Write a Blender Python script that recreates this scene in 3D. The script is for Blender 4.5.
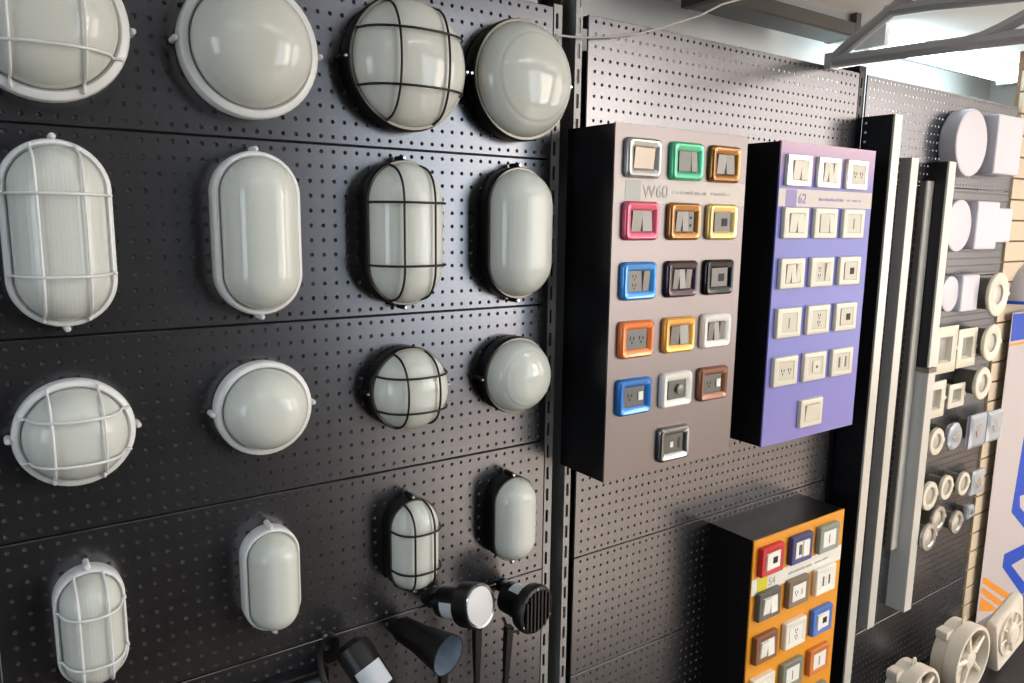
import bpy, bmesh, math, random
from mathutils import Vector, Matrix
random.seed(7)
for o in list(bpy.data.objects): bpy.data.objects.remove(o, do_unlink=True)
SC = bpy.context.scene
COL = SC.collection
CZ = 1.75            # eye height; wall-plane heights below are given relative to it
CY = -1.266          # distance of the eye from the pegboard plane y = 0

# ------------------------------------------------------------------ camera
cam = bpy.data.cameras.new('camera'); camo = bpy.data.objects.new('camera', cam); COL.objects.link(camo)
cam.sensor_width = 36.0; cam.lens = 753.85 / 1024 * 36; cam.clip_start = 0.02
yaw, pit, roll = math.radians(34.987), math.radians(9.207), math.radians(-0.748)
fw = Vector((math.sin(yaw)*math.cos(pit), math.cos(yaw)*math.cos(pit), -math.sin(pit)))
rt0 = Vector((math.cos(yaw), -math.sin(yaw), 0)); dn0 = fw.cross(rt0)
rt = math.cos(roll)*rt0 + math.sin(roll)*dn0; dn = -math.sin(roll)*rt0 + math.cos(roll)*dn0
m = Matrix((rt, -dn, -fw)).transposed().to_4x4(); m.translation = (0, CY, CZ)
camo.matrix_world = m
SC.camera = camo

# ------------------------------------------------------------------ world, added daylight at unseen windows, exposure
SC.view_settings.view_transform = 'Standard'; SC.view_settings.look = 'None'
SC.view_settings.gamma = 1.0; SC.view_settings.use_curve_mapping = False
SC.view_settings.exposure = 0.2
w = bpy.data.worlds.new('sky'); SC.world = w; w.use_nodes = True
w.node_tree.nodes['Background'].inputs[0].default_value = (0.75, 0.85, 1.0, 1)
w.node_tree.nodes['Background'].inputs[1].default_value = 1.5

def area(name, loc, target, sx, sy, power, col):
    l = bpy.data.lights.new(name, 'AREA'); l.shape = 'RECTANGLE'; l.size = sx; l.size_y = sy
    l.energy = power; l.color = col
    o = bpy.data.objects.new(name, l); COL.objects.link(o); o.location = loc
    o.rotation_euler = (Vector(target)-Vector(loc)).to_track_quat('-Z', 'Y').to_euler()
    return o
RX0, RX1, RY0, RY1 = -3.2, 6.6, -5.0, 0.36
RZ, HZ = CZ+0.62, 3.7        # soffit over the display wall, ceiling of the shop hall
# added daylight in made-up right and front openings, for light and panel reflections
area('added_light_right', (RX1+0.2, -3.45, 1.95), (0, -3.45, 1.95), 2.25, 2.9, 95, (1.0, 0.82, 0.66))
area('added_light_front_cool', (3.78, RY0-0.2, 1.95), (3.78, 0, 1.95), 1.62, 2.9, 48, (0.84, 0.95, 1.0))
area('added_light_front_warm', (5.42, RY0-0.2, 1.95), (5.42, 0, 1.95), 1.62, 2.9, 150, (1.0, 0.86, 0.71))
area('added_light_left', (RX0-0.2, -1.75, 1.75), (0, -1.75, 1.75), 1.5, 1.7, 28, (0.84, 0.93, 1.0))  # added fill from an unseen left opening, lifts the left-facing sides
added_sun = bpy.data.lights.new('added_sun', 'SUN'); added_sun.energy = 22.0; added_sun.angle = 0.02; added_sun.color = (1.0, 0.9, 0.78)  # added directional light, brightens the floor mirrored in the lower panels
suno = bpy.data.objects.new('added_sun', added_sun); COL.objects.link(suno); suno.location = (6, -9, 6)
suno.rotation_euler = Vector((-0.25, 0.72, -0.62)).to_track_quat('-Z', 'Y').to_euler()

# ------------------------------------------------------------------ materials
def lin(c):
    return tuple(((v/255)/12.92 if v/255 <= 0.04045 else ((v/255+0.055)/1.055)**2.4) for v in c)
MATS = {}
def mat(name, rgb, rough=0.5, metal=0.0, noise=0.0, nscale=40, bump=0.0, bscale=200, coat=0.0, spec=0.5,
        emit=None, estr=0.0, trans=0.0, aniso=None, wave=None, ior=1.45, sss=0.0):
    if name in MATS: return MATS[name]
    M = bpy.data.materials.new(name); M.use_nodes = True; MATS[name] = M
    nt = M.node_tree; b = nt.nodes['Principled BSDF']; L = nt.links
    c = lin(rgb)
    b.inputs['Base Color'].default_value = (*c, 1); b.inputs['Roughness'].default_value = rough
    b.inputs['Metallic'].default_value = metal; b.inputs['Specular IOR Level'].default_value = spec
    b.inputs['Coat Weight'].default_value = coat; b.inputs['Coat Roughness'].default_value = 0.08
    b.inputs['Transmission Weight'].default_value = trans; b.inputs['IOR'].default_value = ior
    if sss:
        b.inputs['Subsurface Weight'].default_value = sss; b.inputs['Subsurface Radius'].default_value = (1, 1, 1); b.inputs['Subsurface Scale'].default_value = 0.03
    if emit:
        b.inputs['Emission Color'].default_value = (*lin(emit), 1); b.inputs['Emission Strength'].default_value = estr
    tc = nt.nodes.new('ShaderNodeTexCoord')
    if noise:
        n = nt.nodes.new('ShaderNodeTexNoise'); n.inputs['Scale'].default_value = nscale; n.inputs['Detail'].default_value = 4
        L.new(tc.outputs['Object'], n.inputs['Vector'])
        r = nt.nodes.new('ShaderNodeMapRange'); r.inputs['To Min'].default_value = 1-noise; r.inputs['To Max'].default_value = 1+noise
        L.new(n.outputs['Fac'], r.inputs['Value'])
        mx = nt.nodes.new('ShaderNodeMix'); mx.data_type = 'RGBA'; mx.blend_type = 'MULTIPLY'; mx.inputs['Factor'].default_value = 1
        mx.inputs[6].default_value = (*c, 1); L.new(r.outputs['Result'], mx.inputs[7]); L.new(mx.outputs[2], b.inputs['Base Color'])
    if bump:
        n2 = nt.nodes.new('ShaderNodeTexNoise'); n2.inputs['Scale'].default_value = bscale
        L.new(tc.outputs['Object'], n2.inputs['Vector'])
        bp = nt.nodes.new('ShaderNodeBump'); bp.inputs['Strength'].default_value = bump; bp.inputs['Distance'].default_value = 0.001
        L.new(n2.outputs['Fac'], bp.inputs['Height']); L.new(bp.outputs['Normal'], b.inputs['Normal'])
    if wave:
        wv = nt.nodes.new('ShaderNodeTexWave'); wv.bands_direction = wave[0]; wv.inputs['Scale'].default_value = wave[1]
        L.new(tc.outputs['Object'], wv.inputs['Vector'])
        bp = nt.nodes.new('ShaderNodeBump'); bp.inputs['Strength'].default_value = wave[2]; bp.inputs['Distance'].default_value = 0.001
        L.new(wv.outputs['Fac'], bp.inputs['Height']); L.new(bp.outputs['Normal'], b.inputs['Normal'])
    return M
PEG = mat('peg_metal', (112, 112, 116), 0.27, 0.92, noise=0.06, nscale=6, bump=0.012, bscale=900)
CUT = mat('cut_edge', (176, 172, 166), 0.5)
STRIP = mat('strip_metal', (150, 150, 150), 0.4, 0.3)
BLACKM = mat('black_channel', (10, 10, 12), 0.6)
BACKM = mat('backing_grey', (122, 120, 118), 0.7)
WALLP = mat('white_paint', (240, 239, 236), 0.8, noise=0.03, nscale=3)
CEILP = mat('ceiling_paint', (236, 236, 234), 0.8, noise=0.03, nscale=3)
FLOORM = mat('floor_tile', (112, 98, 84), 0.4, noise=0.15, nscale=5)
WHITEP = mat('white_plastic', (228, 230, 230), 0.35, coat=0.2)
BLACKP = mat('black_plastic', (14, 14, 15), 0.4)
BLACKB = mat('black_board', (16, 16, 19), 0.32)  # black cases of the display boards
GLASSW = mat('frosted_glass', (212, 216, 209), 0.09, noise=0.05, nscale=9, sss=0.5)
GLASSR = mat('ribbed_glass', (212, 216, 209), 0.10, noise=0.05, nscale=9, sss=0.5, wave=('X', 60, 0.12))
CHROME = mat('chrome', (210, 212, 214), 0.18, 1.0)
STEEL = mat('steel_tube', (150, 152, 154), 0.32, 0.9)
ALU = mat('aluminium_white', (204, 202, 194), 0.3, 0.2)
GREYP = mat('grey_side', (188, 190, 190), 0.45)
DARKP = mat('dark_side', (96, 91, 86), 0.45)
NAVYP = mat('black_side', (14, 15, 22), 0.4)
DIFF = mat('opal_diffuser', (212, 206, 214), 0.4)
CREAM = mat('cream_plastic', (214, 208, 190), 0.35, coat=0.3)
MODG = mat('module_grey', (92, 92, 90), 0.35, 0.4)
MODL = mat('module_light', (122, 120, 116), 0.35, 0.3)
MODW = mat('module_white', (236, 234, 226), 0.35)
INK = mat('dark_ink', (40, 38, 40), 0.6)
SLOT = mat('slot_black', (8, 8, 8), 0.6)
LABELP = mat('label_paper', (206, 212, 220), 0.6)
CREAML = mat('label_cream', (214, 206, 176), 0.6)
SLAT = mat('slat_cream', (200, 182, 156), 0.5, noise=0.04, nscale=20)
MDF = mat('slat_core', (124, 94, 68), 0.7)
CRYST = mat('crystal', (214, 222, 234), 0.08, trans=0.55, coat=0.6)
TUBEON = mat('tube_lit', (240, 255, 255), 0.5, emit=(222, 246, 255), estr=9.0)
TUBEHALL = mat('hall_tube_lit', (240, 255, 255), 0.5, emit=(236, 246, 255), estr=14.0)

# ------------------------------------------------------------------ mesh helpers (local frame: x right, -y out of the wall, z up)
class MB:
    def __init__(s): s.v = []; s.f = []
    def add(s, vs, fs):
        k = len(s.v); s.v += [tuple(v) for v in vs]; s.f += [tuple(i+k for i in f) for f in fs]; return s
    def box(s, x0, x1, y0, y1, z0, z1):
        return s.add([(x0,y0,z0),(x1,y0,z0),(x1,y1,z0),(x0,y1,z0),(x0,y0,z1),(x1,y0,z1),(x1,y1,z1),(x0,y1,z1)],
                     [(0,1,2,3)[::-1],(4,5,6,7),(0,1,5,4),(1,2,6,5),(2,3,7,6),(3,0,4,7)])
    def loft(s, rings, cap0=True, cap1=True, loop=False):
        n = len(rings[0]); assert all(len(r) == n for r in rings)
        vs = [p for r in rings for p in r]; fs = []
        R = len(rings)
        for i in range(R if loop else R-1):
            a = i*n; b = ((i+1) % R)*n
            for j in range(n): fs.append((a+j, a+(j+1) % n, b+(j+1) % n, b+j))
        if not loop:
            if cap0: fs.append(tuple(range(n))[::-1])
            if cap1: fs.append(tuple(range((R-1)*n, R*n)))
        return s.add(vs, fs)
    def outs(s, prof, cap0=True, cap1=True, loop=False, c=(0,0)):   # prof: list of (outline2d, out)
        return s.loft([[(x+c[0], -o, z+c[1]) for x, z in ol] for ol, o in prof], cap0, cap1, loop)
    def tube(s, path, r, n=8, closed=False):
        P = [Vector(p) for p in path]; N = len(P); rings = []; up = None
        for i in range(N):
            a = P[i-1] if (i > 0 or closed) else P[i]; b = P[(i+1) % N] if (i < N-1 or closed) else P[i]
            t = (b-a).normalized()
            if up is None:
                up = t.orthogonal().normalized()
            up = (up - t*up.dot(t)).normalized(); sd = t.cross(up)
            rr = r[i] if isinstance(r, (list, tuple)) else r
            rings.append([tuple(P[i]+rr*(math.cos(2*math.pi*k/n)*up+math.sin(2*math.pi*k/n)*sd)) for k in range(n)])
        return s.loft(rings, True, True, closed)
    def prism(s, poly, o0, o1):      # polygon in x,z between two out-distances
        return s.outs([(poly, o0), (poly, o1)])
    def mesh(s, name, angle=35, recalc=True):
        me = bpy.data.meshes.new(name); me.from_pydata(s.v, [], s.f)
        if recalc:
            bm = bmesh.new(); bm.from_mesh(me); bmesh.ops.recalc_face_normals(bm, faces=bm.faces); bm.to_mesh(me); bm.free()
        if angle:
            me.shade_smooth(); me.set_sharp_from_angle(angle=math.radians(angle))
        return me
    def build(s, name, material, parent=None, loc=None, rot=None, label=None, angle=35):
        return put(name, s.mesh(name, angle), material, parent, loc, rot, label)
def put(name, me, material, parent=None, loc=None, rot=None, label=None):
    if material is not None and not me.materials: me.materials.append(material)
    o = bpy.data.objects.new(name, me); COL.objects.link(o); o.parent = parent
    if loc is not None: o.location = loc
    if rot is not None: o.rotation_euler = rot
    if label: o['label'] = label
    return o
def tag(o, label, cat, group=None):
    o['label'] = label; o['category'] = cat
    if group: o['group'] = group
    return o
def thing(name, loc, label, cat, group=None, rot=None):
    o = bpy.data.objects.new(name, None); COL.objects.link(o); o.location = loc; o.empty_display_size = 0.02
    if rot: o.rotation_euler = rot
    return tag(o, label, cat, group)
def struct(o): o['kind'] = 'structure'; return o
def circ(r, n=40): return [(r*math.cos(2*math.pi*i/n), r*math.sin(2*math.pi*i/n)) for i in range(n)]
def stad(a, e, n=40):               # half-circles of radius a joined by straights of half-length e
    out = []
    for i in range(n):
        t = 2*math.pi*(i+0.5)/n; z = a*math.sin(t)
        out.append((a*math.cos(t), z+(e if z > 0 else -e)))
    return out
def rrect(w, h, r, n=4, c=(0,0)):
    out = []
    for cx, cz, a0 in ((w/2-r, h/2-r, 0), (-w/2+r, h/2-r, 90), (-w/2+r, -h/2+r, 180), (w/2-r, -h/2+r, 270)):
        for i in range(n+1):
            a = math.radians(a0+90*i/n); out.append((c[0]+cx+r*math.cos(a), c[1]+cz+r*math.sin(a)))
    return out
def dup_tree(root, loc):
    r = root.copy(); COL.objects.link(r); r.location = loc
    for ch in list(root.children):
        c = ch.copy(); COL.objects.link(c); c.parent = r
        for g in list(ch.children):
            d = g.copy(); COL.objects.link(d); d.parent = c
    return r
def text_mesh(txt, size, depth=0.0004):
    cu = bpy.data.curves.new('lettering', 'FONT'); cu.body = txt; cu.size = size; cu.extrude = depth
    ob = bpy.data.objects.new('lettering', cu); COL.objects.link(ob)
    dg = bpy.context.evaluated_depsgraph_get(); dg.update()
    me = bpy.data.meshes.new_from_object(ob.evaluated_get(dg))
    bpy.data.objects.remove(ob, do_unlink=True); bpy.data.curves.remove(cu)
    me.transform(Matrix.Rotation(math.pi/2, 4, 'X'))
    return me

# ------------------------------------------------------------------ room shell
SY = -0.62                   # front edge of the soffit
struct(MB().box(RX0, RX1, RY0, RY1+0.1, -0.1, 0).build('floor', FLOORM, angle=0))
struct(MB().box(RX0-0.1, RX1+0.1, RY0-0.1, SY, HZ, HZ+0.1).box(RX0-0.1, RX1+0.1, SY, RY1+0.1, RZ, RZ+0.1).box(RX0-0.1, RX1+0.1, SY, SY+0.05, RZ+0.1, HZ+0.1).build('ceiling', CEILP, angle=0))
struct(MB().box(RX0-0.1, RX1+0.1, RY1, RY1+0.1, 0, RZ).build('wall_back', WALLP, angle=0))
struct(MB().box(RX0-0.1, RX0, RY0, RY1, 0, 0.9).box(RX0-0.1, RX0, RY0, RY1, 2.6, HZ).box(RX0-0.1, RX0, RY0, -2.5, 0.9, 2.6).box(RX0-0.1, RX0, -1.0, RY1, 0.9, 2.6).build('wall_left', mat('left_paint', (200,198,194), 0.8), angle=0))
struct(MB().box(3.67, 3.70, 0.021, RY1, 0, RZ).build('wall_side', WALLP, angle=0))
WB, WT = 0.45, 3.45
wr = MB(); wr.box(RX1, RX1+0.1, RY0, RY1, 0, WB).box(RX1, RX1+0.1, RY0, RY1, WT, HZ).box(RX1, RX1+0.1, -2.3, RY1, WB, WT).box(RX1, RX1+0.1, RY0, -4.6, WB, WT)
struct(wr.build('wall_right', WALLP, angle=0))
wf = MB(); wf.box(RX0, 2.95, RY0-0.1, RY0, 0, HZ).box(2.95, RX1, RY0-0.1, RY0, 0, WB).box(2.95, RX1, RY0-0.1, RY0, WT, HZ).box(6.25, RX1, RY0-0.1, RY0, WB, WT)
struct(wf.build('wall_front', mat('front_paint', (44,43,44), 0.8), angle=0))
FR = mat('added_frame_dark', (60, 60, 62), 0.4, 0.5)
f3 = MB()
for y in (-2.5, -1.775, -1.05): f3.box(RX0-0.07, RX0-0.02, y, y+0.05, 0.9, 2.6)
f3.box(RX0-0.07, RX0-0.02, -2.5, -1.0, 0.9, 0.95).box(RX0-0.07, RX0-0.02, -2.5, -1.0, 2.55, 2.6)
struct(f3.build('added_window_3', FR, angle=0))  # made-up frame around the added left fill light
f1 = MB()
for y in (-4.6, -3.47, -2.35): f1.box(RX1+0.02, RX1+0.07, y, y+0.05, WB, WT)
f1.box(RX1+0.02, RX1+0.07, -4.6, -2.3, WB, WB+0.05).box(RX1+0.02, RX1+0.07, -4.6, -2.3, WT-0.05, WT)
struct(f1.build('added_window_1', FR, angle=0))  # made-up frame, unseen, for the added light on the right
f2 = MB()
for x in (2.95, 4.05, 5.15, 6.2): f2.box(x, x+0.05, RY0-0.07, RY0-0.02, WB, WT)
f2.box(2.95, 6.25, RY0-0.07, RY0-0.02, WB, WB+0.05).box(2.95, 6.25, RY0-0.07, RY0-0.02, WT-0.05, WT)
struct(f2.build('added_window_2', FR, angle=0))  # made-up frame, unseen, for the two added front lights

g = thing('added_dark_shelving', (-0.75, -3.3, 0), 'tall dark shelving added behind the viewpoint to darken reflections', 'shelving')  # added out of view so the left bay reflects something dark
DK = mat('added_dark', (30, 29, 30), 0.6); L = 2.3
MB().box(-L, L, -0.22, -0.2, 0, 2.9).build('back_panel', DK, g, angle=0)
for x in (-L, -L/3, L/3, L-0.04): MB().box(x, x+0.04, -0.2, 0.2, 0, 2.9).build('side_panel', DK, g, angle=0)
for k in range(8): MB().box(-L, L, -0.2, 0.2, 0.08+0.4*k, 0.1+0.4*k).build('shelf', DK, g, angle=0)

g = thing('added_dark_counter', (-0.45, -2.1, 0), 'dark counter added behind the viewpoint to darken low reflections', 'counter')  # added, unseen; keeps the lower left panel reflections dark
MB().box(-1.75, 1.75, -0.27, 0.27, 0, 1.0).build('carcass', DK, g, angle=0)
MB().box(-1.78, 1.78, -0.3, 0.3, 1.0, 1.03).build('worktop', DK, g, angle=0)
for k in range(5): MB().box(-1.72+0.69*k, -1.06+0.69*k, 0.27, 0.285, 0.08, 0.97).build('front_panel', DK, g, angle=0)

# ------------------------------------------------------------------ perforated gondola bays
PITCH, PX, PH, ROWS = 0.025, 0.0214, 0.3, 7
TOPZ = CZ + 0.4225
def peg_mesh(cols, margin, name):
    mb = MB(); W = cols*PX + 2*margin; H = PH-0.0022; hr = 0.0033; th = 0.0012
    n = 8; zo = (H-12*PITCH)/2
    def V(x, z, y): mb.v.append((x, y, z)); return len(mb.v)-1
    sq = [(1,0),(1,1),(0,1),(-1,1),(-1,0),(-1,-1),(0,-1),(1,-1)]
    for i in range(cols):
        for j in range(12):
            cx = margin+PX*(i+0.5); cz = zo+PITCH*(j+0.5); h = PITCH/2; hx = PX/2
            zt = H-0.0014 if j == 11 else None; zb = 0.0014 if j == 0 else None
            o = []
            for a, b in sq:
                z = cz+b*h
                if b == 1 and zt: z = zt
                if b == -1 and zb: z = zb
                o.append(V(cx+a*hx, z, 0))
            r1 = [V(cx+(hr+0.0005)*math.cos(2*math.pi*k/n), cz+(hr+0.0005)*math.sin(2*math.pi*k/n), 0) for k in range(n)]
            r2 = [V(cx+hr*math.cos(2*math.pi*k/n), cz+hr*math.sin(2*math.pi*k/n), 0.0006) for k in range(n)]
            r3 = [V(cx+hr*math.cos(2*math.pi*k/n), cz+hr*math.sin(2*math.pi*k/n), th) for k in range(n)]
            for k in range(n):
                k2 = (k+1) % n
                mb.f += [(o[k], o[k2], r1[k2], r1[k]), (r1[k], r1[k2], r2[k2], r2[k]), (r2[k], r2[k2], r3[k2], r3[k])]
    z0, z1 = 0.0014, H-0.0014
    for x0, x1 in ((0.0014, margin), (W-margin, W-0.0014)):
        mb.add([(x0,0,z0),(x1,0,z0),(x1,0,z1),(x0,0,z1)], [(0,1,2,3)])
    a = [(0.0014,0,z0),(W-0.0014,0,z0),(W-0.0014,0,z1),(0.0014,0,z1)]
    b = [(0,0.0014,0),(W,0.0014,0),(W,0.0014,H),(0,0.0014,H)]; c = [(x,0.004,z) for x,y,z in b]
    for p, q in ((a,b),(b,c)):
        for k in range(4): mb.add([p[k], p[(k+1)%4], q[(k+1)%4], q[k]], [(0,1,2,3)])
    me = mb.mesh(name, 0, False); me.materials.append(PEG); me.materials.append(CUT)
    for i in range(cols*12*8): me.polygons[i*3+2].material_index = 1
    return me
def strip_mb(x0, x1, xs, z0, z1):
    mb = MB(); hw = 0.0035; y0, y1 = 0.0, 0.003
    mb.box(x0, xs-hw, y0, y1, z0, z1).box(xs+hw, x1, y0, y1, z0, z1)
    z = z0
    while z < z1:
        mb.box(xs-hw, xs+hw, y0, y1, z, min(z+0.021, z1)); z += 0.05
    return mb
peg46 = peg_mesh(46, 0.0101, 'pegboard_panel'); peg45 = peg_mesh(45, 0.0101, 'pegboard_panel')
bays = [(-0.0275, peg46, 'black perforated gondola bay carrying the rows of bulkhead lamps', 1.0046),
        (1.0695, peg46, 'perforated gondola bay carrying the three switch display boards', 1.0046),
        (2.1160, peg45, 'perforated gondola bay on the right carrying downlights and linear profiles', 0.9832)]
for k, (x0, me, lab, wid) in enumerate(bays):
    g = thing('gondola_bay', (x0, 0, 0), lab, 'display rack', 'perforated gondola bays')
    for r in range(ROWS):
        o = put('pegboard_panel', me, PEG, g, (0, 0, TOPZ-(r+1)*PH+0.0011))
    # backing sheets behind the perforations
    zt = TOPZ-0.070 if k == 1 else (TOPZ-0.3 if k == 2 else TOPZ-0.002)
    for r in range(ROWS):
        if k == 2 and r == 0: continue
        zb_ = TOPZ-(r+1)*PH+0.006; zt_ = min(TOPZ-r*PH-0.006, zt)
        MB().box(0.006, wid-0.006, 0.0044, 0.006, zb_, zt_).build('backing_sheet', BACKM, g, angle=0)
    MB().box(0.001, wid-0.001, 0.016, 0.02, 0.075, zt).build('rear_sheet', BLACKM, g, angle=0)
    if k == 1: MB().box(0.001, wid-0.001, 0.0044, 0.02, TOPZ-0.025, TOPZ-0.002).build('top_rail', BLACKM, g, angle=0)
    if k == 0:
        u = strip_mb(wid+0.002, wid+0.0225, wid+0.010, 0.06, TOPZ+0.005)
        u.build('slotted_upright', STRIP, g, angle=0)
        MB().box(wid+0.004, wid+0.09, 0.05, 0.06, 0.06, TOPZ+0.04).box(wid+0.0205, wid+0.0225, 0.003, 0.05, 0.06, TOPZ+0.04).build('upright_channel', BLACKM, g, angle=0)
        MB().box(-0.12, -0.0025, 0.004, 0.06, 0.06, TOPZ+0.04).build('upright_channel', BLACKM, g, angle=0)
        xb = 1.036-x0
        v = strip_mb(xb, xb+0.0175, xb+0.009, 0.06, TOPZ+0.03); v.box(xb, xb+0.002, 0.003, 0.05, 0.06, TOPZ+0.03)
        v.build('slotted_upright', STRIP, g, angle=0)
    elif k == 1:
        u = strip_mb(wid+0.002, wid+0.022, wid+0.012, 0.06, TOPZ+0.005)
        u.build('slotted_upright', NAVYP, g, angle=0)
        MB().box(wid+0.004, wid+0.039, 0.0045, 0.06, 0.06, TOPZ+0.02).build('upright_channel', BLACKM, g, angle=0)
tag(MB().box(-0.03, 3.95, -0.44, -0.007, 0.0, 0.1).build('base_deck', mat('deck_dark', (34,34,36), 0.5), angle=0), 'dark low base deck at the foot of the gondola bays', 'base shelf')

# slatwall to the right of the last bay
g = thing('slatwall', (3.105, 0, 0), 'cream slatwall with horizontal grooves between the gondola and the banner', 'slatwall')
MB().box(0, 2.2, 0.006, 0.02, 0, RZ-0.004).build('core_board', MDF, g, angle=0)
sl = MB().box(0, 2.2, -0.006, 0.006, 0, 0.0762-0.007).mesh('slat', 0); sl.materials.append(SLAT)
z = 0.02
while z < RZ-0.08:
    put('slat', sl, SLAT, g, (0, 0, z)); z += 0.0762

# ------------------------------------------------------------------ ceiling battens
def batten(x0, x1, yc, lit, label, group='ceiling battens', zc=RZ):
    g = thing('ceiling_batten', ((x0+x1)/2, yc, zc), label, 'ceiling light', group)
    L = (x1-x0)/2
    MB().box(-L, L, -0.03, 0.03, -0.03, 0).build('body', mat('batten_body', (150,150,150), 0.45), g, angle=0)
    if lit: P = [(0.052*math.cos(a), -0.028-0.042*math.sin(a)) for a in [math.pi*i/10 for i in range(11)]]
    else: P = [(0.050, -0.03), (0.050, -0.064), (0.046, -0.069), (-0.046, -0.069), (-0.050, -0.064), (-0.050, -0.03)]
    d = MB().loft([[(x*1.0, y, z) for y, z in P] for x in (-L+0.012, L-0.012)])
    d.build('diffuser', (TUBEON if zc == RZ else TUBEHALL) if lit else mat('tube_off', (72, 69, 64), 0.4), g)
    for s in (-1, 1):
        MB().box(s*L-0.012, s*L+0.012, -0.051, 0.051, -0.0695, 0).build('end_cap', (mat('batten_cap', (50,48,46), 0.5) if s < 0 else mat('tube_off', (72, 69, 64), 0.4)) if not lit else WHITEP, g, angle=0)
    return g
batten(1.56, 2.20, 0.145, False, 'unlit grey ceiling batten above the switch boards')
batten(2.36, 3.36, 0.145, True, 'bright lit ceiling batten above the right gondola bay')
for (x0, x1, y, wd) in ((-1.4, 0.2, -2.2, 'near left'), (1.4, 3.0, -2.2, 'near right'), (-1.4, 0.2, -3.9, 'far left'), (1.4, 3.0, -3.9, 'far right')):
    batten(x0, x1, y, True, 'lit batten on the high hall ceiling behind the viewpoint, ' + wd, 'battens over the shop floor', HZ)

# ------------------------------------------------------------------ bulkhead lamps
def lamp(name, X, zr, a, e, t, h, white, cage, label, cat='bulkhead lamp', ribbed=False, step=False, shape='round'):
    g = thing(name, (X, 0, CZ+zr), label, cat, 'bulkhead lamps on the left pegboard')
    bm_ = WHITEP if white else BLACKP
    ag = a*(0.86 if white else 0.945)
    S = lambda r: stad(r, e, 48)
    base = MB().outs([(S(a*0.93), 0), (S(a*0.985), t*0.15), (S(a), t*0.75), (S(a*0.985), t*0.93), (S(a*0.955), t), (S(ag+0.003), t+0.001), (S(ag), t-0.003), (S(ag*0.98), t-0.012)], True, True)
    base.build('housing', bm_, g)
    prof = [(S(ag*0.985), t-0.010)]
    K = 12
    for i in range(K+1):
        u = i/K*math.pi/2*0.985
        rr = ag*0.985*math.cos(u)**0.75; oo = t-0.002+h*math.sin(u)**1.05
        prof.append((S(rr), oo))
        if step and i == 6:
            prof.append((S(rr*0.985), oo+0.0003)); prof.append((S(rr*0.97), oo+0.0028))
    gl = MB().outs(prof, True, True)
    gl.build('glass_dome', GLASSR if ribbed else GLASSW, g, angle=60)
    if not white:
        MB().outs([(S(ag*0.985), t-0.001), (S(ag*1.03), t-0.001), (S(ag*1.03), t+0.0022), (S(ag*0.985), t+0.0022)], loop=True).build('retaining_ring', mat('ring_metal', (120,116,104), 0.35, 0.7), g)
    # lugs with screws
    for s in (-1, 1):
        px, pz = (s*(a+0.003), 0) if shape == 'round' else (0, s*(a+e+0.003))
        lg = MB().outs([(circ(0.0046, 14), t*0.2), (circ(0.0046, 14), t*0.84), (circ(0.004, 14), t*0.9)], c=(px, pz)).build('lug', bm_, g)
        MB().outs([(circ(0.0031, 12), t*0.9), (circ(0.0031, 12), t*0.98), (circ(0.0022, 12), t*1.02)], c=(px, pz)).build('screw', CHROME if not white else WHITEP, lg)
    if cage:
        cm = WHITEP if white else BLACKP
        def height(x, z):
            dz = max(abs(z)-e, 0); r = math.hypot(x, dz)/(ag*0.985)
            if r >= 1: return 0
            c = r**(1/0.75); u = math.acos(min(1, c)); return h*math.sin(u)**1.05
        rim = a*0.955
        wr = 0.0021
        def wire(fix, vert):
            if vert: zmax = math.sqrt(rim**2-fix**2)+e
            else:
                dz = max(abs(fix)-e, 0); zmax = math.sqrt(max(rim**2-dz**2, 0))
            P = []
            N = 30
            for i in range(N+1):
                q = -math.cos(math.pi*i/N)*zmax
                x, z = (fix, q) if vert else (q, fix)
                P.append((x, -(t+max(height(x, z)+0.0045, 0.0045)+(0.002 if not vert else 0)), z))
            P[0] = (P[0][0], -(t-0.002), P[0][2]); P[-1] = (P[-1][0], -(t-0.002), P[-1][2])
            MB().tube(P, wr, 8).build('guard_wire', cm, g, angle=60)
        for s in (-1, 1):
            wire(s*a*0.40, True)
            wire(s*(a*0.40 if e == 0 else (a+e)*0.42), False)
    return g
CX = (0.090, 0.365, 0.630, 0.876)
T1, H1, T2, H2 = 0.04, 0.066, 0.034, 0.052
# per row: label words and, for white and black housings, (height, radius, straight half-length, rim depth, dome depth)
rows = [
 ('round', 'large round', 'on the top row', (0.256, 0.1065, 0.0, T1, H1), (0.2635, 0.114, 0.0, T1, H1*0.9)),
 ('oval', 'large oval', 'on the second row', (-0.029, 0.069, 0.0615, T1, H1*0.92), (-0.028, 0.075, 0.0545, T1, H1*0.85)),
 ('round', 'small round', 'on the third row', (-0.317, 0.0800, 0.0, T2, H2*1.1), (-0.315, 0.0800, 0.0, T2, H2*1.1)),
 ('oval', 'small oval', 'on the lowest lamp row', (-0.620, 0.0485, 0.0445, 0.038, H2*0.9), (-0.620, 0.0515, 0.0405, 0.040, H2*0.85))]
CXB = ((0.634, 0.878), (0.622, 0.872), (0.632, 0.876), (0.634, 0.868))
for rr_, (shp, adj, rowtxt, dw, db) in enumerate(rows):
    for c, (white, cage) in enumerate(((True, True), (True, False), (False, True), (False, False))):
        zr, a, e, t, h = dw if white else db
        X = CX[c] if white else CXB[rr_][c-2]
        rib = shp == 'oval' and not (white and not cage)
        lab = '%s %s bulkhead lamp %s, %s' % (adj, 'white' if white else 'black', 'with wire cage over the glass' if cage else 'with bare frosted glass', rowtxt)
        lamp('bulkhead_lamp', X, zr, a, e, t, h, white, cage, lab, ribbed=rib, step=(shp == 'round' and not white and not cage), shape=shp)

# ------------------------------------------------------------------ garden spotlights at the lower left
def frame_to(d):                    # rotation taking local -y (out) to direction d
    return Vector((0, -1, 0)).rotation_difference(Vector(d).normalized()).to_euler()
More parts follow.
